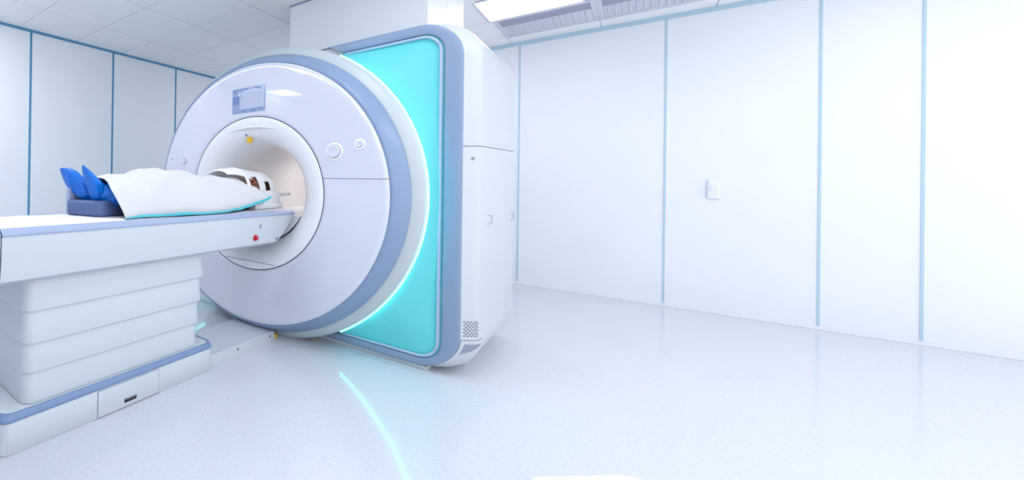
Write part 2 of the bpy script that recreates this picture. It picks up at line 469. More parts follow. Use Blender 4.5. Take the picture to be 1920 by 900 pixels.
# funnel, bore and its floor
prof = [(2.2275, 0.4845), (2.2235, 0.482), (2.2225, 0.476), (2.225, 0.455), (2.236, 0.42), (2.255, 0.388), (2.285, 0.354), (2.325, 0.327), (2.375, 0.310), (2.44, 0.302), (2.5, 0.30)]
bm = lathe(bmesh.new(), prof, SX, SZ, 128)
ring = obj('bore_ring', bm, M['ring'], scanner, smooth=60)
obj('bore_tunnel', lathe(bmesh.new(), [(2.5, 0.30), (2.52, 0.299), (3.43, 0.299), (3.44, 0.29), (3.44, 0.0005)], SX, SZ, 96), M['bore'], scanner, smooth=50)
bm = bmesh.new(); box(bm, SX - 0.05, SX + 0.05, 3.0, 3.36, SZ + 0.285, SZ + 0.298, bevel=0.004)
obj('bore_lamp', bm, M['borelamp'], scanner)
bm = bmesh.new()
cz_, R_ = SZ, 0.2985
zt = -0.212; hw = math.sqrt(R_ ** 2 - (zt - cz_) ** 2) - 0.002
rows = []
for y, rr in ((2.345, 0.312), (2.375, 0.305), (2.44, 0.3), (3.42, R_)):
    hw = math.sqrt(rr ** 2 - (zt - cz_) ** 2); a_ = math.asin((zt - cz_) / rr)
    rows.append([(SX + rr * math.cos(t), y, cz_ + rr * math.sin(t)) for t in [(-PI - a_) + (PI + 2 * a_) * k / 16 for k in range(17)]])
loft(bm, rows)
obj('bore_floor', bm, M['ring'], scanner, smooth=40)
# flat lower lunette of the funnel
bm = bmesh.new()
ch = -0.512
a0 = math.asin((ch - SZ) / 0.478)
pts = [(SX + 0.478 * math.cos(t), SZ + 0.478 * math.sin(t)) for t in [(-PI - a0) + (PI + 2 * a0) * k / 40 for k in range(41)]]
front = [(x, 2.2205, z) for x, z in pts]; back = [(x, 2.26, z) for x, z in pts]
loft(bm, [back, front])
obj('lower_lunette', bm, M['ring'], scanner, smooth=30)
hwc = 0.477 * math.cos(a0)
obj('lunette_gap', B(SX - hwc, SX + hwc, 2.2195, 2.224, ch - 0.0008, ch + 0.0018), M['gap'], scanner, smooth=0)
bm = bmesh.new()
rows = []
for i in range(25):
    a = math.radians(66 + 48 * i / 24); w = math.sin(PI * i / 24) ** 0.7
    row = []
    for k in range(7):
        q = k / 6
        row.append(bm.verts.new((SX + (0.433 - 0.028 * q * w) * math.cos(a), 2.2305 + 0.012 * q - 0.016 * w * math.sin(PI * min(q * 1.15, 1)), SZ + (0.433 - 0.028 * q * w) * math.sin(a))))
    rows.append(row)
grid_faces(bm, rows)
obj('bore_brow', bm, M['ring'], scanner, smooth=60)
# warning label under the brow
def label_quad(bm, cx, cz, w, h, rot, y, d=0.0015, n=4):
    pts = []
    for k in range(n):
        t = 2 * PI * k / n + (PI / 4 if n == 4 else PI / 2)
        x, z = w * math.cos(t), h * math.sin(t)
        pts.append((cx + x * math.cos(rot) - z * math.sin(rot), cz + x * math.sin(rot) + z * math.cos(rot)))
    return loft(bm, [[(x, y + d + 0.010, z) for x, z in pts], [(x, y, z) for x, z in pts]])
def tilt(o, pt, ang):
    W = Matrix.Translation(Vector(pt) - world_loc(o.parent))
    o.data.transform(W @ Matrix.Rotation(ang, 4, 'X') @ W.inverted())
bm = label_quad(bmesh.new(), -1.648, 0.268, 0.026, 0.026, math.radians(-12), 2.262)
lab = obj('warning_label', bm, M['yellow'], scanner, smooth=0)
lab['label'] = 'yellow warning sticker'
tri = obj('warning_triangle', label_quad(bmesh.new(), -1.668, 0.302, 0.011, 0.011, 0.1, 2.252, n=3), M['ui_dark'], scanner, smooth=0)

# display on the upper cover
disp = obj('display', B(-1.752, -1.500, 2.2125, 2.225, 0.441, 0.604, bevel=0.002), M['screen'], scanner)
yf = 2.2125
def ui(x0, x1, z0, z1, m, nm='display_field', d=0.0008):
    return obj(nm, B(x0, x1, yf - d, yf + 0.0004, z0, z1), m, disp, smooth=0)
ui(-1.690, -1.506, 0.466, 0.572, M['ui_light'])
ui(-1.748, -1.696, 0.500, 0.556, M['ui_dark'], 'display_menu')
for x, z, w, h in ((-1.735, 0.590, .018, .004), (-1.712, 0.594, .014, .004), (-1.729, 0.575, .013, .003), (-1.716, 0.567, .02, .003), (-1.722, .548, .018, .002), (-1.72, .534, .02, .002), (-1.722, .52, .018, .002),
                   (-1.677, .584, .006, .006), (-1.681, .556, .005, .005), (-1.681, .53, .005, .006), (-1.64, .594, .03, .003), (-1.56, .594, .035, .003), (-1.54, .586, .03, .003),
                   (-1.66, .454, .03, .003), (-1.60, .455, .012, .006), (-1.575, .454, .012, .008), (-1.535, .458, .02, .003)):
    obj('display_text', B(x - w / 2, x + w / 2, yf - 0.0014, yf + 0.0004, z - h, z + h), M['ui_dark'], disp, smooth=0)

def knob(x, z, r, rk, y=2.2165):
    p = lathe(bmesh.new(), [(y + 0.012, 0.0002), (y + 0.012, r), (y, r), (y - 0.004, r * 0.94), (y - 0.005, r * 0.86), (y - 0.004, rk * 1.12), (y + 0.001, rk * 1.04), (y + 0.001, 0.0002)], x, z, 40)
    k = obj('control_bezel', p, M['whitegloss'], scanner, smooth=40)
    obj('control_knob', lathe(bmesh.new(), [(y + 0.002, rk), (y - 0.012, rk), (y - 0.016, rk * 0.9), (y - 0.014, rk * 0.6), (y - 0.014, 0.0002)], x, z, 32), M['face'], k, smooth=40)
knob(-1.063, 0.166, 0.049, 0.033); knob(-0.930, 0.198, 0.031, 0.014, 2.218)
knob(-2.196, 0.150, 0.040, 0.027); knob(-2.330, 0.166, 0.024, 0.011, 2.221)

bm = bmesh.new(); rows = []
oo = [(x, z) for x, z in rrect(-2.249, -0.5606, -0.9446, 0.8316, 0.2, 30)]
for x, z in oo:
    d = math.hypot(x - SX, z + 0.068); k = min(1, 0.92 / d)
    rows.append([bm.verts.new((x, 2.522, z)), bm.verts.new((SX + (x - SX) * k, 2.522, -0.068 + (z + 0.068) * k))])
grid_faces(bm, rows, close_u=True)
obj('front_plate', bm, M['white'], scanner)

# turquoise side panels, their frames and light strips (mirrored left and right of the ring)
def ray_rect(a, x1, z0, z1, r, cx=SX, cz=-0.068):
    """distance from ring centre to the rounded rectangle's outline (right side) along angle a"""
    dx, dz = math.cos(a), math.sin(a); best = 9
    lo, hi = 0.3, 3.0
    def inside(t):
        x, z = cx + dx * t, cz + dz * t
        if x > x1 or z < z0 or z > z1: return False
        for zc, sg in ((z1 - r, 1), (z0 + r, -1)):
            if x > x1 - r and (z - zc) * sg > 0 and math.hypot(x - (x1 - r), z - zc) > r: return False
        return True
    for _ in range(50):
        m_ = (lo + hi) / 2
        if inside(m_): lo = m_
        else: hi = m_
    return lo
A0, A1 = math.radians(-61.3), math.radians(62.2)
S0, S1 = math.radians(-56.8), math.radians(58.4)
IN = (-0.640, -0.908, 0.778, 0.10); OUT = (-0.5585, -0.950, 0.835, 0.20)
def mir(p, s): return (p[0] if s > 0 else 2 * SX - p[0] + LOFF, p[1], p[2])
LOFF = 0.0
for s in (1, -1):
    if s < 0:
        INx, OUTx = IN[0] - 0.36, OUT[0] - 0.36; IN = (0, IN[1], 0.66, 0.30); OUT = (0, OUT[1], 0.717, 0.40)     # the left wing is narrower and hides behind the ring
    else:
        INx, OUTx = IN[0], OUT[0]
    N = 200
    bm = bmesh.new(); rows = []
    for i in range(N + 1):
        a = A0 + (A1 - A0) * i / N; b = S0 + (S1 - S0) * i / N
        Rr = max(ray_rect(a, INx, IN[1], IN[2], IN[3]), 0.942)
        pin = Vector((SX + 0.934 * math.cos(b), 0, -0.068 + 0.934 * math.sin(b))); pout = Vector((SX + Rr * math.cos(a), 0, -0.068 + Rr * math.sin(a)))
        row = []
        for k in range(9):
            q = k / 8; p = pin.lerp(pout, q)
            row.append(bm.verts.new(mir((p.x, 2.394 + 0.116 * (1 - (1 - q) ** 1.6), p.z), s)))
        rows.append(row)
    grid_faces(bm, rows)
    obj('glow_panel', bm, M['cyan'], scanner, smooth=60)
    # frame band
    bm = bmesh.new(); rows = []
    n2 = 200; B0, B1 = math.radians(-69.0), math.radians(68.3)
    for i in range(n2 + 1):
        a = B0 + (B1 - B0) * i / n2
        a_in = min(max(a, A0 - 0.01), A1 - 0.012)
        ri = ray_rect(a_in, INx, IN[1], IN[2], IN[3]); ro = ray_rect(a, OUTx, OUT[1], OUT[2], OUT[3])
        pi_ = Vector((SX + ri * math.cos(a_in), 0, -0.068 + ri * math.sin(a_in))); po = Vector((SX + ro * math.cos(a), 0, -0.068 + ro * math.sin(a)))
        row = []
        for q, y in ((0.012, 2.53), (0.0, 2.512), (0.0, 2.503), (0.06, 2.496), (0.15, 2.494), (0.85, 2.494), (0.94, 2.497), (1.0, 2.505), (1.0, 2.53)):
            p = po.lerp(pi_, q); p.y = y
            row.append(bm.verts.new(mir(p, s)))
        rows.append(row)
    grid_faces(bm, rows)
    bm.faces.new(rows[0]); bm.faces.new(rows[-1][::-1])
    obj('panel_frame', bm, M['frame'], scanner, smooth=40)
    # pale inner lip, a little inside the frame
    bm = bmesh.new(); pts = []
    for i in range(161):
        a = A0 + 0.02 + (A1 - A0 - 0.05) * i / 160
        r = ray_rect(a, INx - 0.012, IN[1] + 0.010, IN[2] - 0.012, IN[3] - 0.01)
        pts.append(mir((SX + r * math.cos(a), 2.497, -0.068 + r * math.sin(a)), s))
    sweep(bm, pts, 0.0075, 6)
    obj('panel_lip', bm, M['lip'], scanner)
    bm = bmesh.new()
    pts = [mir((SX + 0.9385 * math.cos(a), 2.387, -0.068 + 0.9385 * math.sin(a)), s) for a in [S0 + (S1 - S0) * i / 120 for i in range(121)]]
    sweep(bm, pts, 0.0055, 8)
    obj('light_strip', bm, M['glow'], scanner)

# ------------------------------------------------------------------ patient table
table = thing('patient_table', 'white motorised patient table with a stepped column running into the scanner bore', 'patient table', (SX, 1.0, FL))
TZ = -0.172
def slab(y0, yt, yb, w=0.248):
    sec = [(-w, -0.195), (-w, -0.215), (-w + 0.004, -0.300), (-w + 0.012, -0.352), (-w + 0.03, -0.366), (w - 0.03, -0.366), (w - 0.012, -0.352), (w - 0.004, -0.300), (w, -0.215), (w, -0.195)]
    def ye(z): return yb + (yt - yb) * (z + 0.366) / (0.366 - 0.195)
    l0 = [(SX + x, y0, z) for x, z in sec]; l1 = [(SX + x, ye(z) if yb != yt else yt, z) for x, z in sec]
    return loft(bmesh.new(), [l0, l1])
obj('tabletop', slab(0.524, 2.335, 2.155), M['table'], table, smooth=40)
obj('end_section', slab(-0.45, 0.519, 0.519), M['table'], table, smooth=40)
def rail(y0, y1, cap):
    w = 0.2505
    sec = [(w - 0.001, -0.200), (w, -0.192), (w - 0.006, -0.186), (w - 0.020, -0.1745), (w - 0.028, -0.1725), (w - 0.036, -0.176), (w - 0.04, -0.200)]
    bm = bmesh.new()
    for s in (1, -1):
        loft(bm, [[(SX + s * x, y, z) for x, z in sec] for y in (y0, y1)])
    if cap:
        box(bm, SX - 0.215, SX + 0.215, y1 - 0.03, y1, -0.2, -0.174, bevel=0.004)
    return bm
obj('side_rail', rail(0.524, 2.335, True), M['rail'], table)
obj('side_rail', rail(-0.45, 0.519, False), M['rail'], table)
# padded sheet, a gently rumpled surface
bm = bmesh.new(); rows = []
for i in range(70):
    y = -0.44 + 2.745 * i / 69; row = []
    for j in range(15):
        x = SX - 0.211 + 0.422 * j / 14
        h = 0.004 * noise.noise(Vector((x * 9, y * 6, 0))) + 0.002 * noise.noise(Vector((x * 25, y * 20, 3)))
        e = min(1, (0.211 - abs(x - SX)) / 0.03)
        row.append(bm.verts.new((x, y, -0.182 + 0.0105 * math.sqrt(max(e, 0)) + h * e)))
    rows.append(row)
grid_faces(bm, rows)
g = bmesh.ops.extrude_face_region(bm, geom=bm.faces[:])
bmesh.ops.translate(bm, verts=[v for v in g['geom'] if isinstance(v, bmesh.types.BMVert)], vec=(0, 0, -0.016))
obj('mattress_sheet', bm, M['pad'], table, smooth=60)

xs = SX + 0.2465
o = obj('stop_button', lathe(bmesh.new(), [(0, 0.0002), (0, 0.017), (-0.004, 0.017), (-0.005, 0.0125), (-0.012, 0.0125), (-0.016, 0.009), (-0.016, 0.0002)], 0, 0, 24), M['red'], table)
o['label'] = 'red emergency stop button'
W = world_loc(table)
def on_side(o, x, y, z):
    o.data.transform(Matrix.Translation(W)); o.data.transform(Matrix.Rotation(PI / 2, 4, 'Z'))
    o.data.transform(Matrix.Translation(Vector((x, y, z)) - W))
on_side(o, xs - 0.003, 1.94, -0.313)
bm = bmesh.new(); box(bm, xs - 0.004, xs + 0.003, 1.975, 1.992, -0.262, -0.240, bevel=0.002)
obj('latch_tab', bm, M['gap'], table)
bm = bmesh.new(); box(bm, xs - 0.006, xs + 0.0015, 2.147, 2.17, -0.344, -0.328, bevel=0.002)
obj('latch_tab', bm, M['gap'], table)

# telescoping column of four nested covers
ztops = (-0.362, -0.487, -0.606, -0.714, -0.828)
for k in range(4):
    d = 0.0045 * k
    zt_, zb_ = ztops[k] + (0.03 if k else 0), ztops[k + 1]
    def lp(g, z): return [(x, y, z) for x, y in rrect(SX - 0.193 + d - g, SX + 0.193 - d + g, 0.635 + d * 0.3 - g, 1.592 - d * 2.2 + g, 0.045, 6)]
    loops = [lp(-0.012, zt_), lp(-0.002, ztops[k] - 0.006), lp(0.0, zb_ + 0.05), lp(0.003, zb_ + 0.012), lp(0.0015, zb_ + 0.002), lp(-0.006, zb_)]
    obj('column_cover', loft(bmesh.new(), loops), M['table'], table, smooth=50)

def base_loop(g, z, r=0.04): return [(x, y, z) for x, y in rrect(SX - 0.203 - g, SX + 0.203 + g, 0.545 - g, 1.652 + g, r, 8)]
bb = loft(bmesh.new(), [base_loop(-0.004, FL), base_loop(0, FL + 0.006), base_loop(0, -0.858), base_loop(-0.006, -0.850), base_loop(-0.012, -0.832), base_loop(-0.02, -0.8285)])
base = obj('base', bb, M['table'], table, smooth=40)
obj('base_trim', loft(bmesh.new(), [base_loop(0.0, -0.8565), base_loop(0.003, -0.853), base_loop(0.003, -0.846), base_loop(-0.004, -0.830), base_loop(-0.010, -0.8275), base_loop(-0.014, -0.829)], cap0=False, cap1=False), M['trim'], table, smooth=60)
xb = SX + 0.203
fr = obj('access_panel', B(xb - 0.002, xb + 0.0035, 0.944, 1.270, FL + 0.006, -0.862, bevel=0.0015), M['table'], base)
obj('panel_gap', B(xb - 0.002, xb + 0.0008, 0.940, 1.274, FL + 0.003, -0.859), M['gap'], base, smooth=0)
bm = bmesh.new(); box(bm, xb + 0.001, xb + 0.0045, 1.075, 1.142, -0.950, -0.932, bevel=0.002)
obj('finger_slot', bm, M['black'], fr)
bm = bmesh.new(); box(bm, xb - 0.004, xb + 0.0048, 1.079, 1.138, -0.938, -0.934, bevel=0.001)
obj('slot_lip', bm, M['screw'], fr)

# flat cable duct between table base and scanner
duct = thing('floor_duct', 'low white cable duct on the floor between table base and scanner', 'cable duct', (SX, 1.98, FL))
bm = bmesh.new()
sec = [(-0.155, FL), (-0.150, FL + 0.036), (-0.146, FL + 0.040), (0.146, FL + 0.040), (0.150, FL + 0.036), (0.155, FL)]
loft(bm, [[(SX + x, y, z) for x, z in sec] for y in (1.662, 2.285)])
obj('cover', bm, M['table'], duct)
for y in (1.92, 2.235):
    o = obj('screw', lathe(bmesh.new(), [(0.002, 0.0002), (0.002, 0.006), (-0.001, 0.006), (-0.002, 0.003), (-0.002, 0.0002)], 0, 0, 12), M['dark'], duct)
    Wd = world_loc(duct)
    o.data.transform(Matrix.Translation(Wd)); o.data.transform(Matrix.Rotation(PI / 2, 4, 'Z'))
    o.data.transform(Matrix.Translation(Vector((SX + 0.153, y, FL + 0.02)) - Wd))
o = obj('cable_tag', B(SX + 0.13, SX + 0.165, 2.288, 2.305, FL, FL + 0.02, bevel=0.003), M['yellow'], duct)
o['label'] = 'small yellow tag'

# ------------------------------------------------------------------ cushion under the feet
def rotz(bm, ang, c):
    bmesh.ops.rotate(bm, verts=bm.verts, cent=c, matrix=Matrix.Rotation(ang, 3, 'Z'))
cush = thing('foot_cushion', 'slate blue vinyl wedge cushion under the covered feet on the table', 'cushion', (-1.60, 1.14, TZ))
bm = bmesh.new()
sec0 = rrect(-1.735, -1.512, TZ + 0.001, -0.098, 0.014, 5)
loops = []
for y, g in ((1.030, 0.022), (1.034, 0.010), (1.045, 0.0), (1.26, 0.0), (1.27, 0.01)):
    loops.append([(-1.6235 + (x + 1.6235) * (1 - g / 0.12), y, -0.135 + (z + 0.135) * (1 - g / 0.06)) for x, z in sec0])
loft(bm, loops); rotz(bm, math.radians(14), (-1.512, 1.04, 0))
bmesh.ops.translate(bm, verts=bm.verts, vec=(-0.022, -0.004, 0.0))
obj('body', bm, M['cushion'], cush, smooth=60)
bm = bmesh.new(); box(bm, -1.752, -1.730, 1.02, 1.25, TZ + 0.004, -0.045, bevel=0.008, seg=3)
rotz(bm, math.radians(14), (-1.512, 1.04, 0)); bmesh.ops.translate(bm, verts=bm.verts, vec=(-0.012, 0.012, 0))
obj('side_bolster', bm, M['rail'], cush, smooth=60)

# ------------------------------------------------------------------ patient
person = thing('person', 'person lying face up on the table under a white drape, head inside the scanner bore', 'person', (SX, 1.65, TZ))
bm = bmesh.new()
# torso
chain(bm, [((SX, 1.62, -0.095), 0.072), ((SX, 1.72, -0.098), 0.068), ((SX, 1.86, -0.092), 0.076), ((SX, 1.98, -0.095), 0.07)], sx=1.55)
blob(bm, (SX - 0.11, 2.0, -0.105), (SX + 0.11, 2.0, -0.105), 0.05, 0.05)
chain(bm, [((SX, 2.03, -0.10), 0.05), ((SX, 2.10, -0.09), 0.042), ((SX, 2.19, -0.085), 0.042)])
# head: skull, jaw, nose, brow, ears
blob(bm, (SX, 2.285, -0.075), (SX, 2.295, -0.070), 0.078, 0.078, sx=0.92)
blob(bm, (SX, 2.215, -0.055), (SX, 2.250, -0.05), 0.046, 0.056, sx=0.95)
blob(bm, (SX, 2.198, -0.03), (SX, 2.210, -0.03), 0.022, 0.026)
blob(bm, (SX, 2.246, 0.014), (SX, 2.278, 0.002), 0.012, 0.008)
for s in (-1, 1):
    blob(bm, (SX + s * 0.072, 2.255, -0.075), (SX + s * 0.074, 2.282, -0.07), 0.012, 0.014, sx=0.6)
    blob(bm, (SX + s * 0.012, 2.290, -0.003), (SX + s * 0.045, 2.288, -0.012), 0.010, 0.009)
    blob(bm, (SX + s * 0.036, 2.245, -0.020), (SX + s * 0.040, 2.255, -0.022), 0.022, 0.02)
    # arm
    chain(bm, [((SX + s * 0.128, 2.00, -0.124), 0.036), ((SX + s * 0.150, 1.82, -0.138), 0.027), ((SX + s * 0.150, 1.62, -0.138), 0.022), ((SX + s * 0.148, 1.575, -0.135), 0.024), ((SX + s * 0.147, 1.545, -0.136), 0.026)], sz=0.9)
    for q, (dx, ln) in enumerate(((-0.022, 0.052), (-0.008, 0.06), (0.007, 0.056), (0.021, 0.044))):
        x0 = SX + s * (0.147 + dx)
        chain(bm, [((x0, 1.535, -0.135), 0.0085), ((x0, 1.535 - ln * 0.55, -0.137), 0.008), ((x0, 1.535 - ln, -0.148), 0.007)])
    chain(bm, [((SX + s * 0.130, 1.575, -0.128), 0.011), ((SX + s * 0.107, 1.548, -0.122), 0.009), ((SX + s * 0.100, 1.527, -0.124), 0.008)])
# legs: hip, raised knee, ankle, foot
LEGS = {1: [((SX + 0.075, 1.62, -0.095), 0.072), ((SX + 0.068, 1.42, -0.022), 0.052), ((SX + 0.055, 1.27, -0.048), 0.046), ((SX + 0.030, 1.13, -0.068), 0.030), ((-1.598, 1.075, -0.062), 0.028)],
        -1: [((SX - 0.075, 1.62, -0.095), 0.072), ((SX - 0.078, 1.42, -0.022), 0.052), ((SX - 0.070, 1.27, -0.050), 0.046), ((SX - 0.058, 1.12, -0.066), 0.030), ((-1.676, 1.065, -0.062), 0.028)]}
FEET = {1: ((-1.602, 1.062, -0.066), (-1.598, 1.010, 0.004), (-1.592, 0.985, 0.036)), -1: ((-1.688, 1.045, -0.062), (-1.748, 1.008, -0.006), (-1.792, 0.992, 0.026))}
for s in (1, -1):
    chain(bm, LEGS[s])
    h, b_, t = FEET[s]
    h, b_, t = Vector(h), Vector(b_), Vector(t); chain(bm, [(h, 0.025), (h.lerp(b_, 0.8), 0.022), (h.lerp(t, 0.72), 0.012)])
body = fuse(bm, 0.006, 5)
obj('body', body, M['skin'], person, smooth=180)
# facial features
for s in (-1, 1): obj('eyelashes', blob(bmesh.new(), (SX + s * 0.018, 2.272, -0.0005), (SX + s * 0.040, 2.272, -0.008), 0.0045, 0.0045), M['eye'], person)
bm = bmesh.new(); blob(bm, (SX - 0.018, 2.222, 0.000), (SX + 0.018, 2.222, 0.000), 0.007, 0.007); obj('lips', bm, M['lips'], person)
bm = bmesh.new()
blob(bm, (SX, 2.302, -0.074), (SX, 2.318, -0.068), 0.088, 0.088, sx=0.97)
blob(bm, (SX, 2.260, -0.105), (SX, 2.300, -0.10), 0.07, 0.08)
for k in range(26):
    a = random.uniform(0, 2 * PI); rr = 0.066
    p = Vector((SX + rr * math.cos(a), 2.312 + random.uniform(-.01, .05), -0.075 + rr * math.sin(a)))
    if p.z > -0.02 and p.y < 2.32: p.y = 2.335
    blob(bm, p, p + Vector((0, -0.02, 0)), 0.018, 0.014, n=8)
hair = fuse(bm, 0.006, 3)
bisect(hair, (0, 2.282, 0.0), (0, -0.94, 0.62), False)
obj('hair', hair, M['hair'], person, smooth=180)
# shirt
bm = bmesh.new()
chain(bm, [((SX, 1.62, -0.095), 0.076), ((SX, 1.72, -0.098), 0.073), ((SX, 1.86, -0.092), 0.081), ((SX, 1.98, -0.095), 0.075)], sx=1.55)
blob(bm, (SX - 0.115, 2.0, -0.105), (SX + 0.115, 2.0, -0.105), 0.055, 0.055)
for s in (-1, 1):
    chain(bm, [((SX + s * 0.130, 2.00, -0.128), 0.040), ((SX + s * 0.150, 1.82, -0.138), 0.033), ((SX + s * 0.150, 1.66, -0.138), 0.028)])
obj('shirt', fuse(bm, 0.007, 4), M['navy'], person, smooth=180)
bm = bmesh.new()
for s in (1, -1):
    L = LEGS[s]
    chain(bm, [(L[0][0], 0.079), (L[1][0], 0.059), (L[2][0], 0.052)])
blob(bm, (SX - 0.06, 1.64, -0.095), (SX + 0.06, 1.64, -0.095), 0.077, 0.077)
obj('trousers', fuse(bm, 0.007, 4), M['navy'], person, smooth=180)
# shoe covers: baggy sleeves gathered at the ankle, pointed at the toes
def shoe_cover(h, b_, t, ank, side):
    h, b_, t, ank = Vector(h), Vector(b_), Vector(t), Vector(ank)
    axis = (t - h).normalized()
    out = Vector((-0.25 * side, -0.9, -0.45)); out = (out - axis * out.dot(axis)).normalized()     # sole side
    lat = axis.cross(out).normalized()
    bm = bmesh.new(); rows = []; n = 28
    L = (t - h).length
    st = [(-0.24, 0.003, 0.003), (-0.22, 0.020, 0.022), (-0.14, 0.033, 0.034), (0.0, 0.040, 0.042), (0.18, 0.045, 0.040), (0.40, 0.053, 0.034), (0.62, 0.058, 0.028), (0.82, 0.054, 0.020), (0.98, 0.038, 0.014), (1.12, 0.021, 0.008), (1.24, 0.003, 0.003)]
    for q, (u, wl, wo) in enumerate(st):
        c = h + axis * L * u
        row = []
        for k in range(n):
            a = 2 * PI * k / n
            f = 1 + 0.16 * noise.noise(Vector((math.cos(a) * 2.6 + side * 5, u * 7, math.sin(a) * 2.6))) + 0.08 * math.sin(a * 9 + q * 1.3) * (0.3 if u > 0.5 else 1)
            row.append(bm.verts.new(c + lat * wl * f * math.cos(a) + out * wo * f * math.sin(a)))
        rows.append(row)
    grid_faces(bm, rows, close_v=True); bm.faces.new(rows[0][::-1]); bm.faces.new(rows[-1])
    # gathered ankle cuff
    d = (ank - h).normalized(); u_ = Vector((0, 0, 1)) - d * d.z; u_.normalize(); v_ = d.cross(u_)
    rows = []
    for q, (tt, r) in enumerate(((0.0, 0.037), (0.25, 0.044), (0.5, 0.046), (0.8, 0.054), (1.1, 0.058), (1.25, 0.056), (1.2, 0.05))):
        c = h.lerp(ank, tt) if True else h
        rows.append([bm.verts.new(c + (u_ * math.cos(a) + v_ * math.sin(a)) * r * (1 + 0.10 * math.sin(a * 7 + q * 1.7))) for a in [2 * PI * k / n for k in range(n)]])
    grid_faces(bm, rows, close_v=True)
    return bm
for s in (1, -1):
    h, b_, t = FEET[s]
    o = obj('shoe_cover', shoe_cover(h, b_, t, LEGS[s][3][0], s), M['shoe'], person, smooth=50)
    m_ = o.modifiers.new('sub', 'SUBSURF'); m_.levels = 1; m_.render_levels = 2
    o['label'] = 'crinkled blue shoe cover'

# ------------------------------------------------------------------ drape over the patient
def lerp_tab(tab, x):
    if x <= tab[0][0]: return tab[0][1]
    for (a, b), (c, d) in zip(tab[:-1], tab[1:]):
        if x <= c:
            t = (x - a) / (c - a); t = t * t * (3 - 2 * t); return b + (d - b) * t
    return tab[-1][1]
Ht = [(1.06, 0.172), (1.15, 0.184), (1.22, 0.190), (1.42, 0.222), (1.60, 0.205), (1.75, 0.187), (1.88, 0.188), (1.98, 0.178), (2.06, 0.152), (2.14, 0.105)]
LIFT = [(1.72, 0.0), (1.85, 0.010), (1.95, 0.022), (2.04, 0.040), (2.09, 0.053), (2.16, 0.075)]
def drape_pt(i, j, ni, nj):
    u = -1 + 2 * j / nj                       # -1 far side, +1 near side
    yb = 1.062 + 0.008 * (u if u > 0 else u * 0.4) ** 2 + 0.010 * math.sin(u * 7)
    ye = 2.055 + 0.085 * (max(u, 0) ** 1.2) + 0.03 * max(-u, 0)
    y = yb + (ye - yb) * i / ni
    w = 0.197 + 0.010 * noise.noise(Vector((y * 4, u * 2, 1))) + 0.010 * math.sin(y * 9)
    x = SX + u * w
    a = abs(u)
    prof = (1 - a ** 3.4) ** 0.72 if a < 1 else 0
    if y < 1.3: 
        q = min(1, (1.3 - y) / 0.2); prof = prof * (1 - q) + q * ((1 - a ** 2.0) ** 0.8 if a < 1 else 0)
    z = TZ + 0.004 + lerp_tab(Ht, y) * prof
    z += lerp_tab(LIFT, y) * (a ** 3) * (1 if u > 0 else 0.5)
    env = (1 - a ** 4) * 0.9 + 0.1
    # soft creases radiating from the knees and along the near side
    cr = 0.013 * math.sin((y * 0.9 + u * 0.42) * 26) * math.exp(-((y - 1.42) / 0.22) ** 2) * (0.35 + max(u, 0))
    cr += 0.010 * math.sin((y * 1.3 - u * 0.30) * 21 + 1) * math.exp(-((y - 1.22) / 0.15) ** 2)
    cr += 0.008 * math.sin((y - u * 0.25) * 30) * math.exp(-((y - 1.85) / 0.2) ** 2)
    z += (cr + 0.011 * noise.noise(Vector((x * 10, y * 8, 5))) - 0.012 * abs(noise.noise(Vector((x * 7 + y * 5, y * 6 - x * 4, 2))))) * env
    return Vector((x, y, max(z, TZ + 0.004)))
ni, nj = 110, 64
bm = bmesh.new()
top = [[bm.verts.new(drape_pt(i, j, ni, nj)) for j in range(nj + 1)] for i in range(ni + 1)]
grid_faces(bm, top)
drape = obj('drape_sheet', bm, M['drape'], None, smooth=180, origin=(SX, 1.6, TZ))
sm = drape.modifiers.new('t', 'SOLIDIFY'); sm.thickness = 0.004; sm.offset = 1
tag(drape, 'white cloth drape with teal underside spread over the lying person', 'drape')
bm = bmesh.new(); rows = []
for i in range(ni + 1):
    p = drape_pt(i, nj, ni, nj); y = p.y
    fl_ = 0.006 + 0.009 * max(0, noise.noise(Vector((0, y * 7, 9))) + 0.3) + 0.010 * math.exp(-((y - 1.42) / 0.06) ** 2) + 0.013 * math.exp(-((y - 1.95) / 0.14) ** 2)
    tap = min(1, i / 9.0); ped = (0.008 + fl_ * 0.35) * (0.25 + 0.75 * tap)
    rows.append([bm.verts.new(p + Vector(d)) for d in ((-0.004, 0, ped), (0.005, 0, ped * 0.8), (0.009, 0, ped * 0.3), (0.007, 0, -0.0015), (-0.004, 0, -0.0015))])
grid_faces(bm, rows, close_v=True); bm.faces.new(rows[0]); bm.faces.new(rows[-1][::-1])
hem = obj('hem', bm, M['teal'], drape, smooth=60); hem['label'] = 'teal turned-up hem'

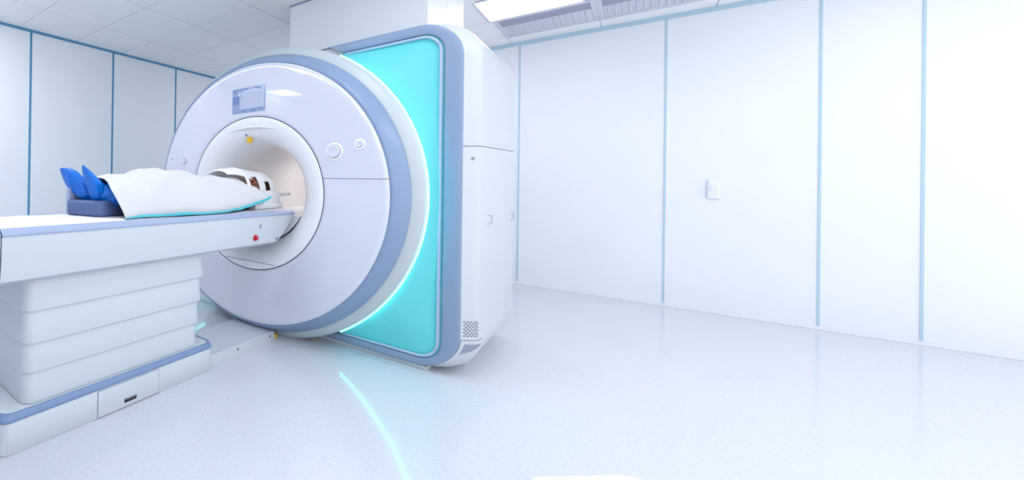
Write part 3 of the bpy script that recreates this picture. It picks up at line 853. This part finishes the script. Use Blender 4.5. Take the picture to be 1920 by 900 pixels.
# ------------------------------------------------------------------ head coil (cage around the head)
coil = thing('head_coil', 'white open cage-like head coil around the person head in the bore', 'head coil', (SX, 2.25, TZ))
CZ = -0.062
def cage():
    bm = bmesh.new(); ny, na = 44, 64
    y0, y1 = 2.025, 2.36
    keep = []
    rows = []
    for i in range(ny + 1):
        y = y0 + (y1 - y0) * i / ny
        r = 0.128 - 0.085 * (y - y0)
        if y > 2.31: r -= 0.35 * (y - 2.31)
        rows.append([bm.verts.new((SX + r * math.cos(a), y, CZ + (r * 1.03) * math.sin(a))) for a in [math.radians(-22 + 224 * k / na) for k in range(na + 1)]])
    for i in range(ny):
        for j in range(na):
            y = y0 + (y1 - y0) * (i + 0.5) / ny; a = -22 + 224 * (j + 0.5) / na
            aa = a if a <= 90 else 180 - a
            w1 = 2.045 < y < 2.158 and -2 < aa < 38 + (y - 2.045) * 60
            w2 = 2.214 < y < 2.284 and 2 < aa < 30
            w3 = 2.09 < y < 2.25 and 64 < aa < 84
            if w1 or w2 or w3: continue
            bm.faces.new((rows[i][j], rows[i][j + 1], rows[i + 1][j + 1], rows[i + 1][j]))
    bmesh.ops.delete(bm, geom=[v for v in bm.verts if not v.link_faces], context='VERTS')
    return bm
o = obj('cage', cage(), M['coil'], coil, smooth=50)
m_ = o.modifiers.new('t', 'SOLIDIFY'); m_.thickness = 0.012; m_.offset = 1
m_ = o.modifiers.new('b', 'BEVEL'); m_.width = 0.003; m_.segments = 2
# visor that leans towards the chest
bm = bmesh.new(); rows = []
for i in range(15):
    t = i / 14; y = 1.90 + 0.18 * t
    zc = 0.056 + 0.026 * math.sin(PI * (0.25 + 0.6 * t)) - 0.01 * (1 - t)
    row = []
    for k in range(25):
        a = math.radians(38 + 104 * k / 24)
        wd = 0.080 + 0.035 * t
        row.append(bm.verts.new((SX + wd * math.cos(a) / math.cos(math.radians(38)), y - 0.0 * math.sin(a), zc - 0.055 * (1 - math.sin(a)) / (1 - math.sin(math.radians(38))) * (0.45 + 0.55 * t))))
    rows.append(row)
grid_faces(bm, rows)
o = obj('visor', bm, M['coil'], coil, smooth=50)
m_ = o.modifiers.new('t', 'SOLIDIFY'); m_.thickness = 0.009
bm = bmesh.new()
rows = []
for y in (2.07, 2.09, 2.36, 2.40, 2.44):
    w, h = (0.15, 0.040) if y < 2.38 else (0.10, 0.022)
    rows.append([(x, y, z) for x, z in rrect(SX - w, SX + w, TZ + 0.002, TZ + h, 0.012, 4)])
loft(bm, rows)
obj('cradle', bm, M['coil'], coil, smooth=40)
for s in (-1, 1): obj('side_post', B(SX + s * 0.125 - 0.015, SX + s * 0.125 + 0.015, 2.18, 2.35, TZ + 0.03, CZ, bevel=0.006), M['coil'], coil, smooth=40)
bm = bmesh.new(); sweep(bm, [(SX + 0.10, 2.36, -0.09), (SX + 0.115, 2.41, -0.085), (SX + 0.12, 2.47, -0.082)], 0.010, 10)
obj('plug', bm, M['coil'], coil)
bm = bmesh.new(); sweep(bm, [(SX + 0.12, 2.47, -0.082), (SX + 0.12, 2.485, -0.081)], 0.0085, 10)
obj('plug_tip', bm, M['gap'], coil)

# ------------------------------------------------------------------ small things
wp = thing('wall_thermostat', 'small white box fixed to the far white wall between the blue joints', 'wall box', (0.379, YB, -0.09))  # plain thermostat box on the far wall
obj('box', B(0.350, 0.408, YB - 0.016, YB, -0.085, 0.065, bevel=0.006, seg=3), M['wall'], wp)
obj('cover_plate', B(0.357, 0.401, YB - 0.019, YB - 0.014, -0.02, 0.058, bevel=0.003), M['wall'], wp)
# step stool whose rim just enters the bottom of the frame
st = thing('step_stool', 'white step stool whose raised rim shows at the bottom edge of the photo', 'step stool', (0.0, 1.5, FL))
SH = -0.772
ang = math.atan2(0.79, 0.61)
c0 = Vector((-0.003, 1.725, 0)); e1 = Vector((-0.61, -0.79, 0)); e2 = Vector((0.79, -0.61, 0))
def stool_loop(g, z, r=0.03):
    return [tuple(c0 + e1 * u + e2 * v + Vector((0, 0, z))) for u, v in rrect(-g, 0.30 + g, -g, 0.40 + g, r, 6)]
bm = loft(bmesh.new(), [stool_loop(-0.012, SH - 0.03), stool_loop(0, SH - 0.028), stool_loop(0, SH - 0.002), stool_loop(-0.003, SH), stool_loop(-0.008, SH), stool_loop(-0.012, SH - 0.006)])
obj('tread', bm, M['whitegloss'], st, smooth=40)
for u, v in ((0.03, 0.03), (0.27, 0.03), (0.03, 0.37), (0.27, 0.37)):
    p = c0 + e1 * u + e2 * v
    obj('leg', lathe_z(bmesh.new(), [(FL, 0.0005), (FL, 0.014), (FL + 0.012, 0.012), (SH - 0.025, 0.011), (SH - 0.025, 0.0005)], p.x, p.y, 16), M['whitegloss'], st, smooth=40)

# ------------------------------------------------------------------ camera
cam = bpy.data.cameras.new('camera'); co = bpy.data.objects.new('camera', cam); COL.objects.link(co)
yaw, pit, rol = (math.radians(v) for v in (-49.651, 0.116, 0.841))
cy, sy = math.cos(yaw), math.sin(yaw)
F = Vector((sy, cy, 0)); R = Vector((cy, -sy, 0)); U = Vector((0, 0, 1))
F, U = F * math.cos(pit) + U * math.sin(pit), U * math.cos(pit) - F * math.sin(pit)
R, U = R * math.cos(rol) + U * math.sin(rol), U * math.cos(rol) - R * math.sin(rol)
co.matrix_world = Matrix(((R.x, U.x, -F.x, 0), (R.y, U.y, -F.y, 0), (R.z, U.z, -F.z, 0), (0, 0, 0, 1)))
cam.sensor_fit = 'HORIZONTAL'; cam.sensor_width = 36.0
cam.lens = 779.18 * 36.0 / 1920
cam.shift_x = (960 - 278.27) / 1920; cam.shift_y = (335.10 - 450) / 1920
cam.clip_start = 0.02
SC.camera = co

# ------------------------------------------------------------------ light
w = bpy.data.worlds.new('world'); SC.world = w; w.use_nodes = True
bg = w.node_tree.nodes['Background']; bg.inputs['Color'].default_value = (0.95, 0.965, 1.0, 1); bg.inputs['Strength'].default_value = 1.15
SC.view_settings.view_transform = 'Standard'; SC.view_settings.look = 'None'
SC.view_settings.exposure = 0.32; SC.view_settings.gamma = 1.0; SC.view_settings.use_curve_mapping = False

# ------------------------------------------------------------------ one uniform scale, floor to z = 0
for me in {o.data for o in SC.objects if o.type == 'MESH'}: me.transform(Matrix.Scale(K, 4))
for o in SC.objects:
    o.location = o.location * K
    if o.parent is None: o.location.z -= FL * K
    for m_ in o.modifiers:
        if m_.type == 'SOLIDIFY': m_.thickness *= K
        if m_.type == 'BEVEL': m_.width *= K
